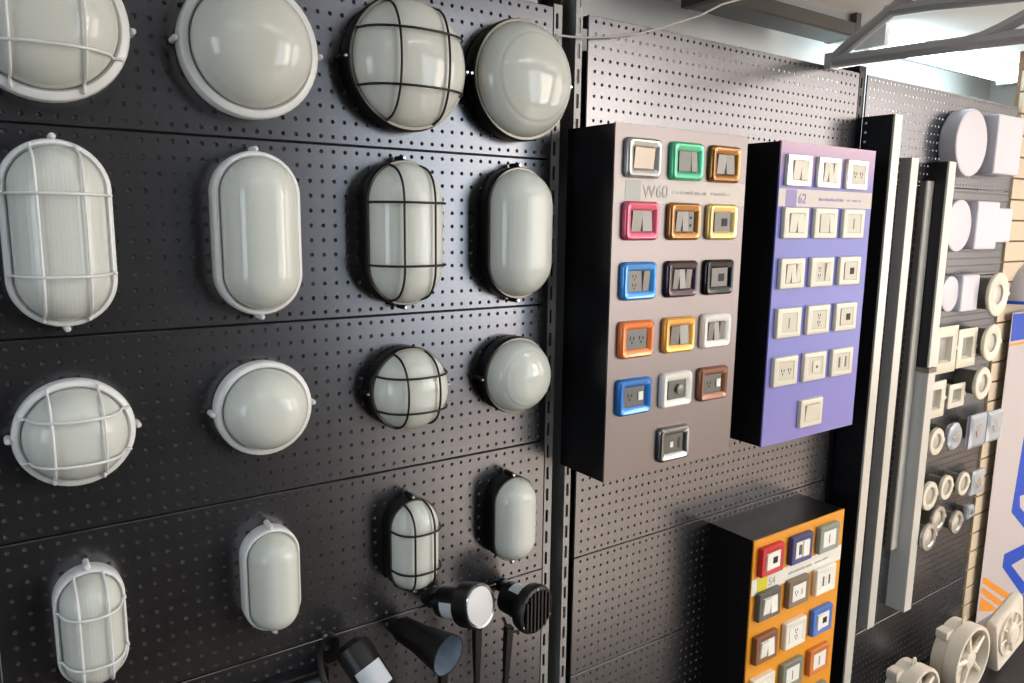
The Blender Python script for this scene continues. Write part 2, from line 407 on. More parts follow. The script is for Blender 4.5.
# flat louvred floodlight
g = thing('louvre_light', (0.252, 0, CZ-0.905), 'flat black louvred wall light with a cream sticker at the bottom edge', 'wall light')
MB().outs([(rrect(0.42, 0.17, 0.006), 0), (rrect(0.42, 0.17, 0.006), 0.03), (rrect(0.415, 0.165, 0.006), 0.033), (rrect(0.392, 0.146, 0.004), 0.033), (rrect(0.392, 0.146, 0.004), 0.018)]).build('frame', mat('flood_black', (22,23,26), 0.35, 0.3), g)
for i in range(7):
    z = 0.058-i*0.02
    MB().add([(-0.195,-0.019,z+0.008),(0.195,-0.019,z+0.008),(0.195,-0.032,z-0.004),(-0.195,-0.032,z-0.004),(-0.195,-0.019,z+0.0065),(0.195,-0.019,z+0.0065),(0.195,-0.032,z-0.0055),(-0.195,-0.032,z-0.0055)],
             [(0,1,2,3),(4,5,6,7),(0,1,5,4),(2,3,7,6),(0,3,7,4),(1,2,6,5)]).build('louvre', mat('louvre_steel', (120,132,142), 0.3, 0.6), g, angle=0)
MB().outs([(rrect(0.05, 0.018, 0.001), 0.033), (rrect(0.05, 0.018, 0.001), 0.0335)], c=(0.105, 0.062)).build('sticker', CREAML, g)
# cylinder spot with label
d = (0.30, -0.62, -0.72)
g = thing('cylinder_spotlight', (0.475, 0, CZ-0.80), 'black cylindrical spotlight tilted down with a white printed label', 'spotlight', 'garden spotlights')
MB().outs([(rrect(0.03,0.05,0.01),0),(rrect(0.03,0.05,0.01),0.012)]).build('wall_bracket', BLACKP, g)
MB().tube([(-0.015,-0.012,0.02),(-0.035,-0.04,0.015),(-0.04,-0.07,-0.01),(-0.03,-0.10,-0.05),(0.0,-0.11,-0.06)], 0.006, 8).build('yoke', BLACKP, g)
bm_ = MB().outs([(circ(0.020,28),-0.01),(circ(0.031,28),0.0),(circ(0.033,28),0.01),(circ(0.033,28),0.115),(circ(0.036,28),0.118),(circ(0.037,28),0.155),(circ(0.031,28),0.157),(circ(0.029,28),0.145)]).build('body', BLACKP, g, (0.022, -0.055, 0.022), frame_to(d))
lb = MB()
ang = [math.radians(a) for a in range(60, 161, 10)]
lb.loft([[(0.0335*math.cos(a), -o, 0.0335*math.sin(a)) for a in ang] + [(0.0331*math.cos(a), -o, 0.0331*math.sin(a)) for a in reversed(ang)] for o in (0.045, 0.09)])
lo = lb.build('label', LABELP, bm_)
MB().outs([(circ(0.0305,28), 0.145), (circ(0.030,28), 0.147), (circ(0.02,28), 0.150)]).build('lens', mat('spot_lens', (180,190,200), 0.12, trans=0.3), bm_)
for zz in (0.03, 0.012): MB().outs([(circ(0.006,6),0.012),(circ(0.006,6),0.02)], c=(-0.012, zz)).build('nut', CHROME, g)
# flared spot
def spike(g, x, y, z, L=0.2, tilt=0.0):
    P = [(x, y, z), (x+tilt*0.25, y, z-L*0.25), (x+tilt, y, z-L)]
    MB().tube(P, [0.011, 0.010, 0.003], 4).build('ground_spike', BLACKP, g)
g = thing('flared_spotlight', (0.612, 0, CZ-0.80), 'black spotlight with a wide flared hood on a ground spike', 'spotlight', 'garden spotlights')
MB().outs([(circ(0.016,20),0),(circ(0.016,20),0.01),(circ(0.010,20),0.013)]).build('wall_bracket', BLACKP, g)
MB().tube([(0,-0.01,0.0),(0,-0.035,0.0),(0.01,-0.05,-0.005)], 0.009, 8).build('joint', BLACKP, g)
bb = MB().outs([(circ(0.016,28),-0.012),(circ(0.024,28),0.0),(circ(0.027,28),0.05),(circ(0.033,28),0.085),(circ(0.039,28),0.125),(circ(0.0380,28),0.1252),(circ(0.0378,28),0.122)], True, False).build('hood', BLACKP, g, (0.0, -0.03, 0.008), frame_to((0.28, -0.95, -0.06)))
MB().outs([(circ(0.0374,28),0.1240),(circ(0.030,28),0.088),(circ(0.022,28),0.06),(circ(0.012,28),0.052)], False, True).build('reflector', mat('spot_reflector', (150,165,178), 0.2, 0.5), bb)
spike(g, 0.045, -0.11, -0.03, 0.2, 0.0)
# round lens spot
g = thing('lens_spotlight', (0.69, 0, CZ-0.765), 'black round spotlight with a white faceted lens and silver rim', 'spotlight', 'garden spotlights')
MB().outs([(circ(0.016,20),0),(circ(0.016,20),0.01),(circ(0.010,20),0.013)]).build('wall_bracket', BLACKP, g)
MB().tube([(0,-0.01,0.0),(0,-0.03,0.0),(0.01,-0.045,-0.002)], 0.009, 8).build('joint', BLACKP, g)
dd = (0.30, -0.93, 0.24)
bb = MB().outs([(circ(0.018,32),-0.01),(circ(0.030,32),0.0),(circ(0.032,32),0.035),(circ(0.032,32),0.055),(circ(0.043,32),0.062),(circ(0.044,32),0.098),(circ(0.041,32),0.1),(circ(0.039,32),0.094)]).build('body', BLACKP, g, (0.010, -0.036, 0.006), frame_to(dd))
MB().outs([(circ(0.0395,32),0.094),(circ(0.042,32),0.1005),(circ(0.0405,32),0.1025),(circ(0.0365,32),0.1005),(circ(0.0365,32),0.094)], loop=True).build('rim', CHROME, bb)
MB().outs([(circ(0.0375,32),0.090),(circ(0.0375,32),0.0995),(circ(0.03,32),0.102),(circ(0.015,32),0.1035)]).build('lens', mat('lens_white', (206,208,212), 0.25, bump=0.8, bscale=260), bb)
lb = MB(); ang = [math.radians(a) for a in range(160, 271, 10)]
lb.loft([[(0.0325*math.cos(a), -o, 0.0325*math.sin(a)) for a in ang] + [(0.032*math.cos(a), -o, 0.032*math.sin(a)) for a in reversed(ang)] for o in (0.02, 0.052)])
lb.build('label', LABELP, bb)
spike(g, 0.06, -0.085, -0.01, 0.25, 0.0)
# grille spot
g = thing('grille_spotlight', (0.868, 0, CZ-0.785), 'black round spotlight with a finned grille face beside the upright', 'spotlight', 'garden spotlights')
MB().outs([(circ(0.016,20),0),(circ(0.016,20),0.01),(circ(0.010,20),0.013)]).build('wall_bracket', BLACKP, g)
MB().tube([(0,-0.01,0.0),(0,-0.03,0.0),(0.01,-0.045,-0.01)], 0.009, 8).build('joint', BLACKP, g)
dd = (0.2, -0.97, 0.0)
bb = MB().outs([(circ(0.02,32),-0.01),(circ(0.033,32),0.0),(circ(0.035,32),0.05),(circ(0.049,32),0.058),(circ(0.052,32),0.075),(circ(0.049,32),0.082),(circ(0.042,32),0.084),(circ(0.042,32),0.076)]).build('body', BLACKP, g, (-0.012, -0.04, -0.006), frame_to(dd))
for i in range(7):
    x = -0.033+i*0.011; hh = math.sqrt(0.043**2-x*x)
    MB().box(x-0.0022, x+0.0022, -0.088, -0.074, -hh, hh).build('fin', mat('fin_black', (30,30,32), 0.35), bb, angle=0)
for sx, sz in ((0,1),(-0.87,-0.5),(0.87,-0.5)):
    MB().outs([(circ(0.0035,10),0.08),(circ(0.003,10),0.0845)], c=(sx*0.0455, sz*0.0455)).build('screw', CHROME, bb)
lb = MB(); ang = [math.radians(a) for a in range(75, 131, 10)]
lb.loft([[(0.0358*math.cos(a), -o, 0.0358*math.sin(a)) for a in ang] + [(0.035*math.cos(a), -o, 0.035*math.sin(a)) for a in reversed(ang)] for o in (0.02, 0.05)])
lb.build('label', LABELP, bb)
MB().tube([(-0.03,-0.05,-0.045),(-0.035,-0.075,-0.06),(-0.015,-0.085,-0.065),(0.0,-0.08,-0.04),(-0.012,-0.07,-0.025)], 0.004, 8).build('cable_loop', mat('cable_grey', (110,104,96), 0.5), g)
spike(g, -0.03, -0.07, -0.055, 0.19, -0.01)

# ------------------------------------------------------------------ switch display boards
BD = 0.146
def board(name, x0, x1, zt, zb, face, label, strip_z, stripm):
    g = thing(name, (x0, 0, CZ+zb), label, 'display board', 'switch display boards')
    W = x1-x0; H = zt-zb
    MB().box(0.0, W, -BD+0.004, 0, 0, H).build('case', BLACKB, g, angle=0)
    MB().box(-0.0005, W+0.0005, -BD, -BD+0.004, -0.0005, H+0.0005).build('printed_face', face, g, angle=0)
    if strip_z:
        MB().box(0.0, W, -BD-0.0004, -BD, strip_z[1]-zb, strip_z[0]-zb).build('title_strip', stripm, g, angle=0)
    return g
def micro_text(parent, x0, x1, z, hgt, y, m):
    mb = MB(); x = x0
    while x < x1:
        wd = random.uniform(0.0016, 0.0034); hh = hgt*random.choice((0.75, 0.75, 1.0))
        if random.random() > 0.14: mb.box(x, min(x+wd, x1), y-0.0003, y, z-hgt/2, z-hgt/2+hh)
        x += wd+0.0009
    o = mb.build('small_print', m, parent, angle=0); o['kind'] = 'stuff'
W60F = mat('brushed_silver', (116, 110, 110), 0.36, 0.85, noise=0.05, nscale=5)
def gradient_mat(name, stops, z0, z1, rough, metal):      # colour ramp by height on the board
    M = mat(name, stops[0][1], rough, metal); nt = M.node_tree; b = nt.nodes['Principled BSDF']
    tc = nt.nodes.new('ShaderNodeTexCoord'); sp = nt.nodes.new('ShaderNodeSeparateXYZ'); nt.links.new(tc.outputs['Object'], sp.inputs[0])
    mr = nt.nodes.new('ShaderNodeMapRange'); mr.inputs['From Min'].default_value = z0; mr.inputs['From Max'].default_value = z1
    nt.links.new(sp.outputs['Z'], mr.inputs['Value'])
    cr = nt.nodes.new('ShaderNodeValToRGB'); el = cr.color_ramp.elements
    while len(el) < len(stops): el.new(0.5)
    for e_, (p, c) in zip(el, stops): e_.position = p; e_.color = (*lin(c), 1)
    nt.links.new(mr.outputs['Result'], cr.inputs['Fac']); nt.links.new(cr.outputs['Color'], b.inputs['Base Color'])
    return M
LILAC = gradient_mat('lilac_ramp', [(0.0, (134, 126, 196)), (0.35, (112, 116, 196)), (0.66, (96, 104, 190)), (0.86, (112, 112, 188)), (1.0, (196, 158, 182))], 0.0, 0.737, 0.33, 0.0)
ORANGE = mat('orange_print', (226, 150, 32), 0.35, noise=0.04, nscale=6)
STRIPW = mat('strip_pale', (186, 178, 172), 0.4, 0.1)
STRIPO = mat('strip_white', (226, 224, 216), 0.4)
PR60 = mat('print_grey', (176, 170, 166), 0.5)
PRLIL = mat('print_lilac', (150, 136, 190), 0.5)
PRYEL = mat('print_yellow', (214, 204, 40), 0.5)
b1 = board('switch_board', 1.022, 1.418, 0.187, -0.540, W60F, 'silver display board titled W60 with coloured switch plates', (0.084, 0.036), STRIPW)
b2 = board('switch_board', 1.541, 1.938, 0.188, -0.549, LILAC, 'blue lilac display board titled 62 with cream switch plates', (0.080, 0.039), STRIPW)
b3 = board('switch_board', 1.540, 1.938, -0.796, -1.526, ORANGE, 'orange display board near the floor with multicoloured switch plates', (-0.902, -0.946), STRIPO)
def title(b, logo_mat, logo_x, txt, tx, zc, size, m, h0):
    MB().box(logo_x, logo_x+0.042, -BD-0.0008, -BD-0.0004, zc-0.02, zc+0.02).build('logo_square', logo_mat, b, angle=0)
    o = put('title_lettering', text_mesh(txt, size), m, b, (tx, -BD-0.0008, zc-size*0.34))
    micro_text(b, tx+0.085, tx+0.19, zc, 0.008, -BD-0.0004, m)
    micro_text(b, tx+0.205, tx+0.27, zc, 0.007, -BD-0.0004, m)
title(b1, mat('logo_silver', (160,160,154), 0.4, 0.1), 0.03, 'W60', 0.077, 0.060+0.540, 0.036, PR60, 0)
title(b2, PRLIL, 0.028, '62', 0.076, 0.0585+0.549, 0.034, PRLIL, 0)
title(b3, PRYEL, 0.022, '54', 0.068, -0.924+1.526, 0.03, mat('print_pale', (176,174,160), 0.5), 0)

def rocker(mb_parent, x0, x1, z0, z1, o, tilt, m, name='rocker'):
    # wedge key: bottom pressed when tilt>0
    e = 0.0008
    a, b = (o+0.001, o+0.0045) if tilt > 0 else (o+0.0045, o+0.001) if tilt < 0 else (o+0.0025, o+0.0025)
    x0 += e; x1 -= e
    return MB().add([(x0,-o+0.002,z0),(x1,-o+0.002,z0),(x1,-o+0.002,z1),(x0,-o+0.002,z1),(x0,-a,z0),(x1,-a,z0),(x1,-b,z1),(x0,-b,z1)],
        [(0,1,2,3),(4,5,6,7),(0,1,5,4),(1,2,6,5),(2,3,7,6),(3,0,4,7)]).build(name, m, mb_parent, angle=0)
def sockets(parent, xc, zc, o, m=SLOT, s=1.0):
    mb = MB()
    mb.box(xc-0.006*s, xc-0.004*s, -o-0.0006, -o+0.001, zc-0.001*s, zc+0.007*s).box(xc+0.004*s, xc+0.006*s, -o-0.0006, -o+0.001, zc-0.001*s, zc+0.006*s)
    mb.outs([(circ(0.0022*s,8), o-0.001), (circ(0.0022*s,8), o+0.0006)], c=(xc, zc-0.006*s))
    return mb.build('socket_slots', m, parent, angle=0)
def fill(ins, kind, iw, ih, o, mk, md):
    x0, x1, z0, z1 = -iw/2, iw/2, -ih/2, ih/2; t = iw/3
    if kind == 'one': rocker(ins, x0, x1, z0, z1, o, 1, mk)
    elif kind == 'two':
        rocker(ins, x0, 0, z0, z1, o, 1, mk); rocker(ins, 0, x1, z0, z1, o, -1, mk)
    elif kind == 'three':
        for i in range(3): rocker(ins, x0+i*t, x0+(i+1)*t, z0, z1, o, (1, -1, 1)[i], mk)
    elif kind == 'blank_rocker':
        rocker(ins, x0, x0+2*t, z0, z1, o, 0, md, 'blank_module'); rocker(ins, x0+2*t, x1, z0, z1, o, -1, mk)
    elif kind == 'ports':
        rocker(ins, x0, x0+t, z0, z1, o, 1, mk); rocker(ins, x0+t, x0+2*t, z0, z1, o, -1, mk)
        for s in (-1, 1): MB().outs([(circ(0.003,10), o-0.001), (circ(0.003,10), o+0.0008)], c=(x0+2.5*t, s*0.008)).build('port', SLOT, ins)
    elif kind == 'jack':
        MB().box(-0.001, 0.017, -o-0.0008, -o, -0.009, 0.008).build('jack_port', SLOT, ins, angle=0)
        rocker(ins, x0, x0+t*0.9, z0, z1, o, 0, md, 'blank_module')
    elif kind == 'socket':
        sockets(ins, x0+0.8*t, 0, o); sockets(ins, x0+2.2*t, 0, o)
    elif kind == 'socket_rocker':
        sockets(ins, x0+0.8*t, 0.008, o, s=0.8); sockets(ins, x0+0.8*t, -0.010, o, s=0.8); rocker(ins, x0+2*t, x1, z0, z1, o, 1, mk)
    elif kind == 'socket_white':
        sockets(ins, x0+0.8*t, 0, o); rocker(ins, x0+2*t, x1-0.004, -0.009, 0.009, o, 0, MODW, 'usb_module')
    elif kind == 'vsocket':
        sockets(ins, 0, 0.009, o, s=0.9); sockets(ins, 0, -0.009, o, s=0.9)
    elif kind == 'bars':
        for x in (x0+0.7*t, x0+2.2*t): MB().box(x-0.003, x+0.003, -o-0.0008, -o, -0.014, 0.014).build('slot', mat('slot_green', (70,84,74), 0.4), ins, angle=0)
        for q in range(4): MB().box(-0.003, 0.003, -o-0.0016, -o, -0.014+q*0.007, -0.010+q*0.007).build('key', MODW, ins, angle=0)
    elif kind == 'dimmer':
        MB().outs([(circ(0.011,20), o-0.001), (circ(0.011,20), o+0.005), (circ(0.009,20), o+0.006)], c=(0.008, 0)).build('dial', MODL, ins)
        rocker(ins, x0, x0+t*0.9, z0, z1, o, 0, md, 'blank_module')
    elif kind == 'keypad':
        MB().box(-0.012, -0.003, -o-0.0015, -o, -0.008, 0.004).build('button', MODW, ins, angle=0)
        for q in range(5):
            MB().box(0.012, 0.02, -o-0.001, -o, -0.012+q*0.005, -0.009+q*0.005).build('key', INK, ins, angle=0)
    elif kind == 'slot':
        MB().box(-0.003, -0.0005, -o-0.0007, -o, -0.014, 0.012).build('slot', MODG, ins, angle=0)
    elif kind == 'button':
        MB().outs([(rrect(0.03, 0.03, 0.002), o-0.001), (rrect(0.03, 0.03, 0.002), o+0.002)], c=(0.002, 0)).build('button', mk, ins)
        MB().outs([(circ(0.004,10), o+0.0015), (circ(0.004,10), o+0.0027)], c=(0.004, -0.001)).build('indicator', MODG, ins)
    elif kind == 'card':
        MB().box(-0.016, -0.004, -o-0.0008, -o, -0.014, 0.014).build('dark_module', MODG, ins, angle=0); rocker(ins, 0.0, x1, z0, z1, o, 0, mk, 'module')
def plate(name, X, zr, fm, kind, mk, md, label, style, group):
    g = thing(name, (X, -BD, CZ+zr), label, 'switch plate', group)
    if style == 'w60':
        w_, h_, iw, ih = 0.095, 0.078, 0.058, 0.042
        fr = MB().outs([(rrect(w_, h_, 0.010), 0), (rrect(w_, h_, 0.010), 0.006), (rrect(w_-0.003, h_-0.003, 0.010), 0.010), (rrect(w_-0.010, h_-0.010, 0.009), 0.0125),
            (rrect(iw+0.012, ih+0.010, 0.004), 0.0115), (rrect(iw, ih, 0.002), 0.0075), (rrect(iw, ih, 0.002), 0.004)])
        o = 0.0065
    elif style == '62':
        w_, h_, iw, ih = 0.096, 0.074, 0.060, 0.046
        fr = MB().outs([(rrect(w_, h_, 0.003), 0), (rrect(w_, h_, 0.003), 0.007), (rrect(w_-0.003, h_-0.003, 0.003), 0.0092), (rrect(iw+0.016, ih+0.012, 0.002), 0.0105), (rrect(iw+0.002, ih+0.002, 0.0015), 0.0100), (rrect(iw, ih, 0.0015), 0.0088), (rrect(iw, ih, 0.0015), 0.005)])
        o = 0.0092
    else:
        w_, h_, iw, ih = 0.091, 0.078, 0.058, 0.046
        fr = MB().outs([(rrect(w_, h_, 0.003), 0), (rrect(w_, h_, 0.003), 0.012), (rrect(w_-0.004, h_-0.004, 0.003), 0.0145), (rrect(iw+0.003, ih+0.003, 0.002), 0.0145), (rrect(iw, ih, 0.0015), 0.0135), (rrect(iw, ih, 0.0015), 0.010)])
        o = 0.0145
    fr.build('frame', fm, g)
    ins = MB().box(-iw/2+0.0003, iw/2-0.0003, -o, -0.003, -ih/2+0.0003, ih/2-0.0003).build('insert', md, g, angle=0)
    fill(ins, kind, iw-0.002, ih-0.002, o, mk, md)
    return g
def glossy(n, rgb, metal=0.25): return mat('plate_'+n, rgb, 0.22, metal, coat=0.5)
COLX = (1.0935, 1.2195, 1.3390); RZS = (0.1235, 0.0, -0.121, -0.2415, -0.3625, -0.484)
w60 = [
 [('silver grey', (176,178,174), 'one', 0.5), ('mint green', (88,196,150), 'blank_rocker', .3), ('bronze gold', (160,110,48), 'two', .6)],
 [('pink', (214,92,120), 'two', .3), ('copper brown', (170,122,66), 'ports', .6), ('pale gold', (232,204,130), 'jack', .4)],
 [('sky blue', (64,148,226), 'socket_rocker', .3), ('dark plum', (66,52,62), 'three', .6), ('black chrome', (30,34,36), 'jack', .7)],
 [('orange', (236,128,62), 'socket', .2), ('amber yellow', (236,178,86), 'two', .3), ('white', (238,236,230), 'three', .0)],
 [('deep blue', (44,124,210), 'socket_white', .3), ('ivory white', (240,238,230), 'dimmer', .0), ('brown', (138,92,70), 'socket_white', .3)],
 [None, ('smoked chrome', (140,142,146), 'keypad', .9), None]]
rowword = ('top', 'second', 'third', 'fourth', 'fifth', 'bottom')
for r, rw in enumerate(w60):
    for c, it in enumerate(rw):
        if not it: continue
        n, rgb, kind, me_ = it
        mk = MODL if kind != 'one' else mat('rocker_silver', (140,130,118), 0.3, 0.4)
        plate('switch_plate', COLX[c], RZS[r], glossy(n.replace(' ', '_'), rgb, me_), kind, mk, MODG,
              '%s framed switch plate on the %s row of the silver W60 board' % (n, rowword[r]), 'w60', 'switch plates on the silver board')
COLX2 = (1.6065, 1.7285, 1.851)
k62 = [['two', 'three', 'socket'], ['two', 'blank_rocker', 'slot'], ['three', 'socket_rocker', 'jack'], ['slot', 'vsocket', 'jack'], ['socket', 'button', 'bars'], [None, 'one', None]]
side = ('left', 'middle', 'right')
desc = dict(two='two rockers', three='three rockers', socket='paired socket holes', blank_rocker='one offset rocker', slot='a narrow slot', socket_rocker='a socket and rocker', jack='a dark jack port', vsocket='stacked socket holes', button='a square push button', bars='two dark bars', one='a single rocker')
for r, rw in enumerate(k62):
    for c, kind in enumerate(rw):
        if not kind: continue
        fm = mat('chromed_cream', (206,204,194), 0.2, 0.4, coat=0.4) if r == 0 else CREAM
        plate('switch_plate', COLX2[c], RZS[r], fm, kind, mat('cream_key', (214,208,190), 0.35), mat('cream_module', (202,196,178), 0.4),
              'cream plate with %s, %s of %s row on blue board' % (desc[kind], side[c], rowword[r]), '62', 'cream plates on the blue board')
COLX3 = (1.604, 1.729, 1.8535); RZ3 = (-0.857, -0.980, -1.1015, -1.222, -1.343)
k54 = [[('red', (196,44,52), 'jack'), ('navy blue', (62,66,120), 'card'), ('sage grey', (140,148,138), 'slot')],
       [('charcoal', (92,90,84), 'two'), ('taupe', (124,108,92), 'socket_white'), ('white', (236,232,220), 'bars')],
       [('brown', (132,86,58), 'two'), ('plain white', (232,228,214), 'vsocket'), ('bright blue', (74,116,196), 'jack')],
       [('off-white', (236,230,214), 'one'), ('olive grey', (128,130,116), 'slot'), ('terracotta', (206,122,60), 'slot')],
       [('black', (50,48,46), 'two'), ('cream', (226,214,186), 'one'), ('slate grey', (120,126,124), 'one')]]
for r, rw in enumerate(k54):
    for c, (n, rgb, kind) in enumerate(rw):
        plate('switch_plate', COLX3[c], RZ3[r], mat('deep_'+n.replace(' ', '_'), rgb, 0.4), kind, MODW, MODW,
              '%s framed switch plate with white insert on the orange board' % n, '54', 'switch plates on the orange board')

# ------------------------------------------------------------------ linear profiles on the right bay
def profile(X0, w_, z1, z0, d, sidem, label, mount=True):
    g = thing('linear_profile', (X0, 0, CZ+z0), label, 'linear light', 'linear light profiles')
    H = z1-z0
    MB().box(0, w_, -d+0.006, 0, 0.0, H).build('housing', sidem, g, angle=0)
    MB().outs([(rrect(w_, H, 0.002), d-0.006), (rrect(w_, H, 0.002), d-0.001), (rrect(w_-0.002, H-0.002, 0.002), d)], c=(w_/2, H/2)).build('front_cover', ALU, g)
    return g
p1 = profile(2.107, 0.040, 0.303, -1.60, 0.096, NAVYP, 'tall black-sided linear profile beside the blue board, leftmost of the profiles')
for q in range(3):
    MB().outs([(circ(0.004, 10), 0), (circ(0.0035, 10), 0.001)]).build('bright_hole_dot', WHITEP, p1, (-0.0002, -0.012, 1.903-0.018-0.026*q), (0, 0, -math.pi/2))  # white dots for bright holes, their light put into the colour
profile(2.330, 0.043, 0.201, -1.345, 0.036, GREYP, 'long grey-sided linear profile, second from the blue board')
profile(2.462, 0.040, 0.137, -1.100, 0.024, DARKP, 'thin dark-sided linear profile with the highest lower end')
profile(2.504, 0.044, 0.197, -0.462, 0.064, NAVYP, 'black-sided upper linear profile nearest the downlights')
profile(2.504, 0.046, -0.480, -1.322, 0.066, GREYP, 'wide grey-sided lower linear profile nearest the downlights')
o = MB().box(0, 0.05, -0.068, 0, 0, 0.0155).build('profile_joint', mat('joint_taupe', (120,110,96), 0.5), None, (2.500, 0, CZ-0.4790), angle=0)
tag(o, 'small taupe end block between the two stacked linear profiles', 'end cap')

# ------------------------------------------------------------------ lights on the right bay
GR = 'lights shown on the right bay'
def panel_round(X, zr, r, d, label):
    g = thing('round_panel_light', (X, 0, CZ+zr), label, 'panel light', GR)
    MB().outs([(circ(r*0.95,36), 0), (circ(r,36), 0.006), (circ(r,36), d-0.004), (circ(r*0.985,36), d), (circ(r*0.95,36), d)]).build('body', mat('panel_body', (196,194,204), 0.45), g)
    MB().outs([(circ(r*0.95,36), d-0.003), (circ(r*0.95,36), d+0.0008), (circ(r*0.9,36), d+0.0018)]).build('diffuser', DIFF, g)
def panel_square(X, zr, s, d, label):
    g = thing('square_panel_light', (X, 0, CZ+zr), label, 'panel light', GR)
    MB().outs([(rrect(s*0.98,s*0.98,0.004), 0), (rrect(s,s,0.006), 0.006), (rrect(s,s,0.006), d-0.003), (rrect(s-0.004,s-0.004,0.006), d), (rrect(s-0.012,s-0.012,0.004), d)]).build('body', mat('panel_body', (196,194,204), 0.45), g)
    MB().outs([(rrect(s-0.012,s-0.012,0.004), d-0.003), (rrect(s-0.012,s-0.012,0.004), d+0.001)]).build('diffuser', DIFF, g)
def frame_light(X, zr, s, d, label, hgt=None):
    g = thing('square_downlight', (X, 0, CZ+zr), label, 'downlight', GR); h = hgt or s
    MB().outs([(rrect(s*0.7,h*0.7,0.004), 0), (rrect(s*0.7,h*0.7,0.004), d-0.006), (rrect(s,h,0.003), d-0.006), (rrect(s,h,0.003), d-0.001), (rrect(s-0.004,h-0.004,0.003), d), (rrect(s*0.54,h*0.56,0.003), d), (rrect(s*0.44,h*0.47,0.002), d-0.016)]).build('frame', CREAM, g)
    MB().outs([(rrect(s*0.44,h*0.47,0.002), d-0.018), (rrect(s*0.44,h*0.47,0.002), d-0.0155), (rrect(s*0.3,h*0.4,0.002), d-0.013)]).build('lens', mat('lens_grey', (150,146,140), 0.25), g)
    MB().box(s/2-0.001, s/2+0.01, -d+0.001, -d+0.008, -0.006, 0.006).build('spring_clip', CREAM, g, angle=0)
def ring_light(X, zr, r, d, label, inner=0.6, tilt=0.0, m=CREAM, rot=None):
    g = thing('round_downlight', (X, 0, CZ+zr), label, 'downlight', GR)
    MB().outs([(circ(r*0.72,28), 0), (circ(r*0.74,28), d-0.012), (circ(r*0.6,28), d-0.010)]).build('can', mat('can_grey', (120,114,104), 0.4, 0.4), g)
    rg = MB().outs([(circ(r*inner,32), d-0.012), (circ(r,32), d-0.012), (circ(r,32), d-0.004), (circ(r*0.96,32), d-0.001), (circ(r*(inner+0.08),32), d), (circ(r*inner,32), d-0.003)], loop=True).build('trim_ring', m, g)
    MB().outs([(circ(r*inner,28), d-0.011), (circ(r*inner*0.98,28), d-0.0085), (circ(r*0.25,28), d-0.006+0.004*tilt)]).build('lens', mat('lens_pale', (190,184,172), 0.25, 0.3), g)
    MB().box(r*0.98, r*1.12, -d+0.002, -d+0.010, -0.006, 0.006).build('spring_clip', CREAM, g, angle=0)
def crystal(X, zr, s, d, label, rnd=False):
    g = thing('crystal_downlight', (X, 0, CZ+zr), label, 'downlight', GR)
    ol = (lambda q: circ(q/2, 24)) if rnd else (lambda q: rrect(q, q, 0.004))
    MB().outs([(circ(s*0.3,20), 0), (circ(s*0.3,20), d-0.02)]).build('can', mat('can_grey', (120,114,104), 0.4, 0.4), g)
    MB().outs([(ol(s*0.9), d-0.022), (ol(s), d-0.014), (ol(s), d-0.006), (ol(s*0.8), d)]).build('glass_block', CRYST, g, angle=15)
    MB().outs([(circ(s*0.22,16), d-0.004), (circ(s*0.2,16), d+0.002)]).build('lamp_socket', CHROME, g)
def at(X, zr, D): k = D/1.23; return X*k, zr*k
DD = 1.195
def P(X, z, D): return at(X, z, D)
x, z = P(2.694, .267, 1.211); panel_round(x, z, 0.107, 0.055, 'large round opal panel light at the top of the right bay')
x, z = P(2.965, .276, 1.211); panel_square(x, z, 0.196, 0.055, 'large square opal panel light at the top of the right bay')
x, z = P(2.667, -.002, 1.236); panel_round(x, z, 0.087, 0.030, 'medium round opal panel light below the largest one')
x, z = P(2.868, 0, 1.225); panel_square(x, z, 0.164, 0.041, 'medium square opal panel light in the second row')
x, z = P(2.998, .001, 1.245); panel_square(x, z, 0.122, 0.021, 'smaller square opal panel light at the edge of the gondola')
x, z = P(2.655, -.229, 1.236); panel_round(x, z, 0.061, 0.030, 'smallest round opal panel light in the third row')
x, z = P(2.797, -.232, 1.225); panel_square(x, z, 0.126, 0.041, 'small square opal panel light in the third row')
x, z = P(3.027, -.248, 1.19); ring_light(x, z, 0.078, 0.076, 'large cream ring downlight beside the small square panel', 0.45)
x, z = P(2.666, -.421, 1.215); frame_light(x, z, 0.160, 0.051, 'largest square cream recessed downlight frame')
x, z = P(2.835, -.427, 1.215); frame_light(x-0.012, z, 0.136, 0.051, 'second largest square cream recessed downlight frame')
x, z = P(3.02, -.426, 1.19); ring_light(x, z, 0.067, 0.076, 'large cream ring downlight right of the square frames', 0.5)
x, z = P(2.636, -.592, 1.215); frame_light(x, z, 0.126, 0.051, 'small square cream downlight below the largest frame')
x, z = P(2.785, -.595, 1.215); frame_light(x, z, 0.115, 0.051, 'small flat rectangular cream downlight', 0.084)
x, z = P(2.983, -.575, 1.185); ring_light(x, z, 0.059, 0.081, 'cream gimbal ring downlight beside the small rectangle', 0.55)
x, z = P(2.672, -.748, 1.2); ring_light(x+0.008, z, 0.048, 0.066, 'cream ring downlight left of the crystal ones', 0.55)
x, z = P(2.815, -.751, 1.2); crystal(x, z, 0.10, 0.066, 'round crystal downlight beside the cream ring', True)
x, z = P(2.993, -.756, 1.2); crystal(x, z, 0.125, 0.066, 'square crystal downlight near the gondola edge')
x, z = P(3.127, -.757, 1.21); crystal(x, z, 0.12, 0.056, 'square crystal downlight over the slatwall')
x, z = P(2.646, -.946, 1.2); ring_light(x+0.026, z, 0.051, 0.066, 'wide white ring downlight, leftmost of the row of three rings', 0.6)
x, z = P(2.791, -.938, 1.2); ring_light(x, z, 0.045, 0.066, 'white ring downlight in the middle of the row of three', 0.62)
x, z = P(2.921, -.949, 1.2); ring_light(x, z, 0.044, 0.066, 'white ring downlight, rightmost of the row of three', 0.62)
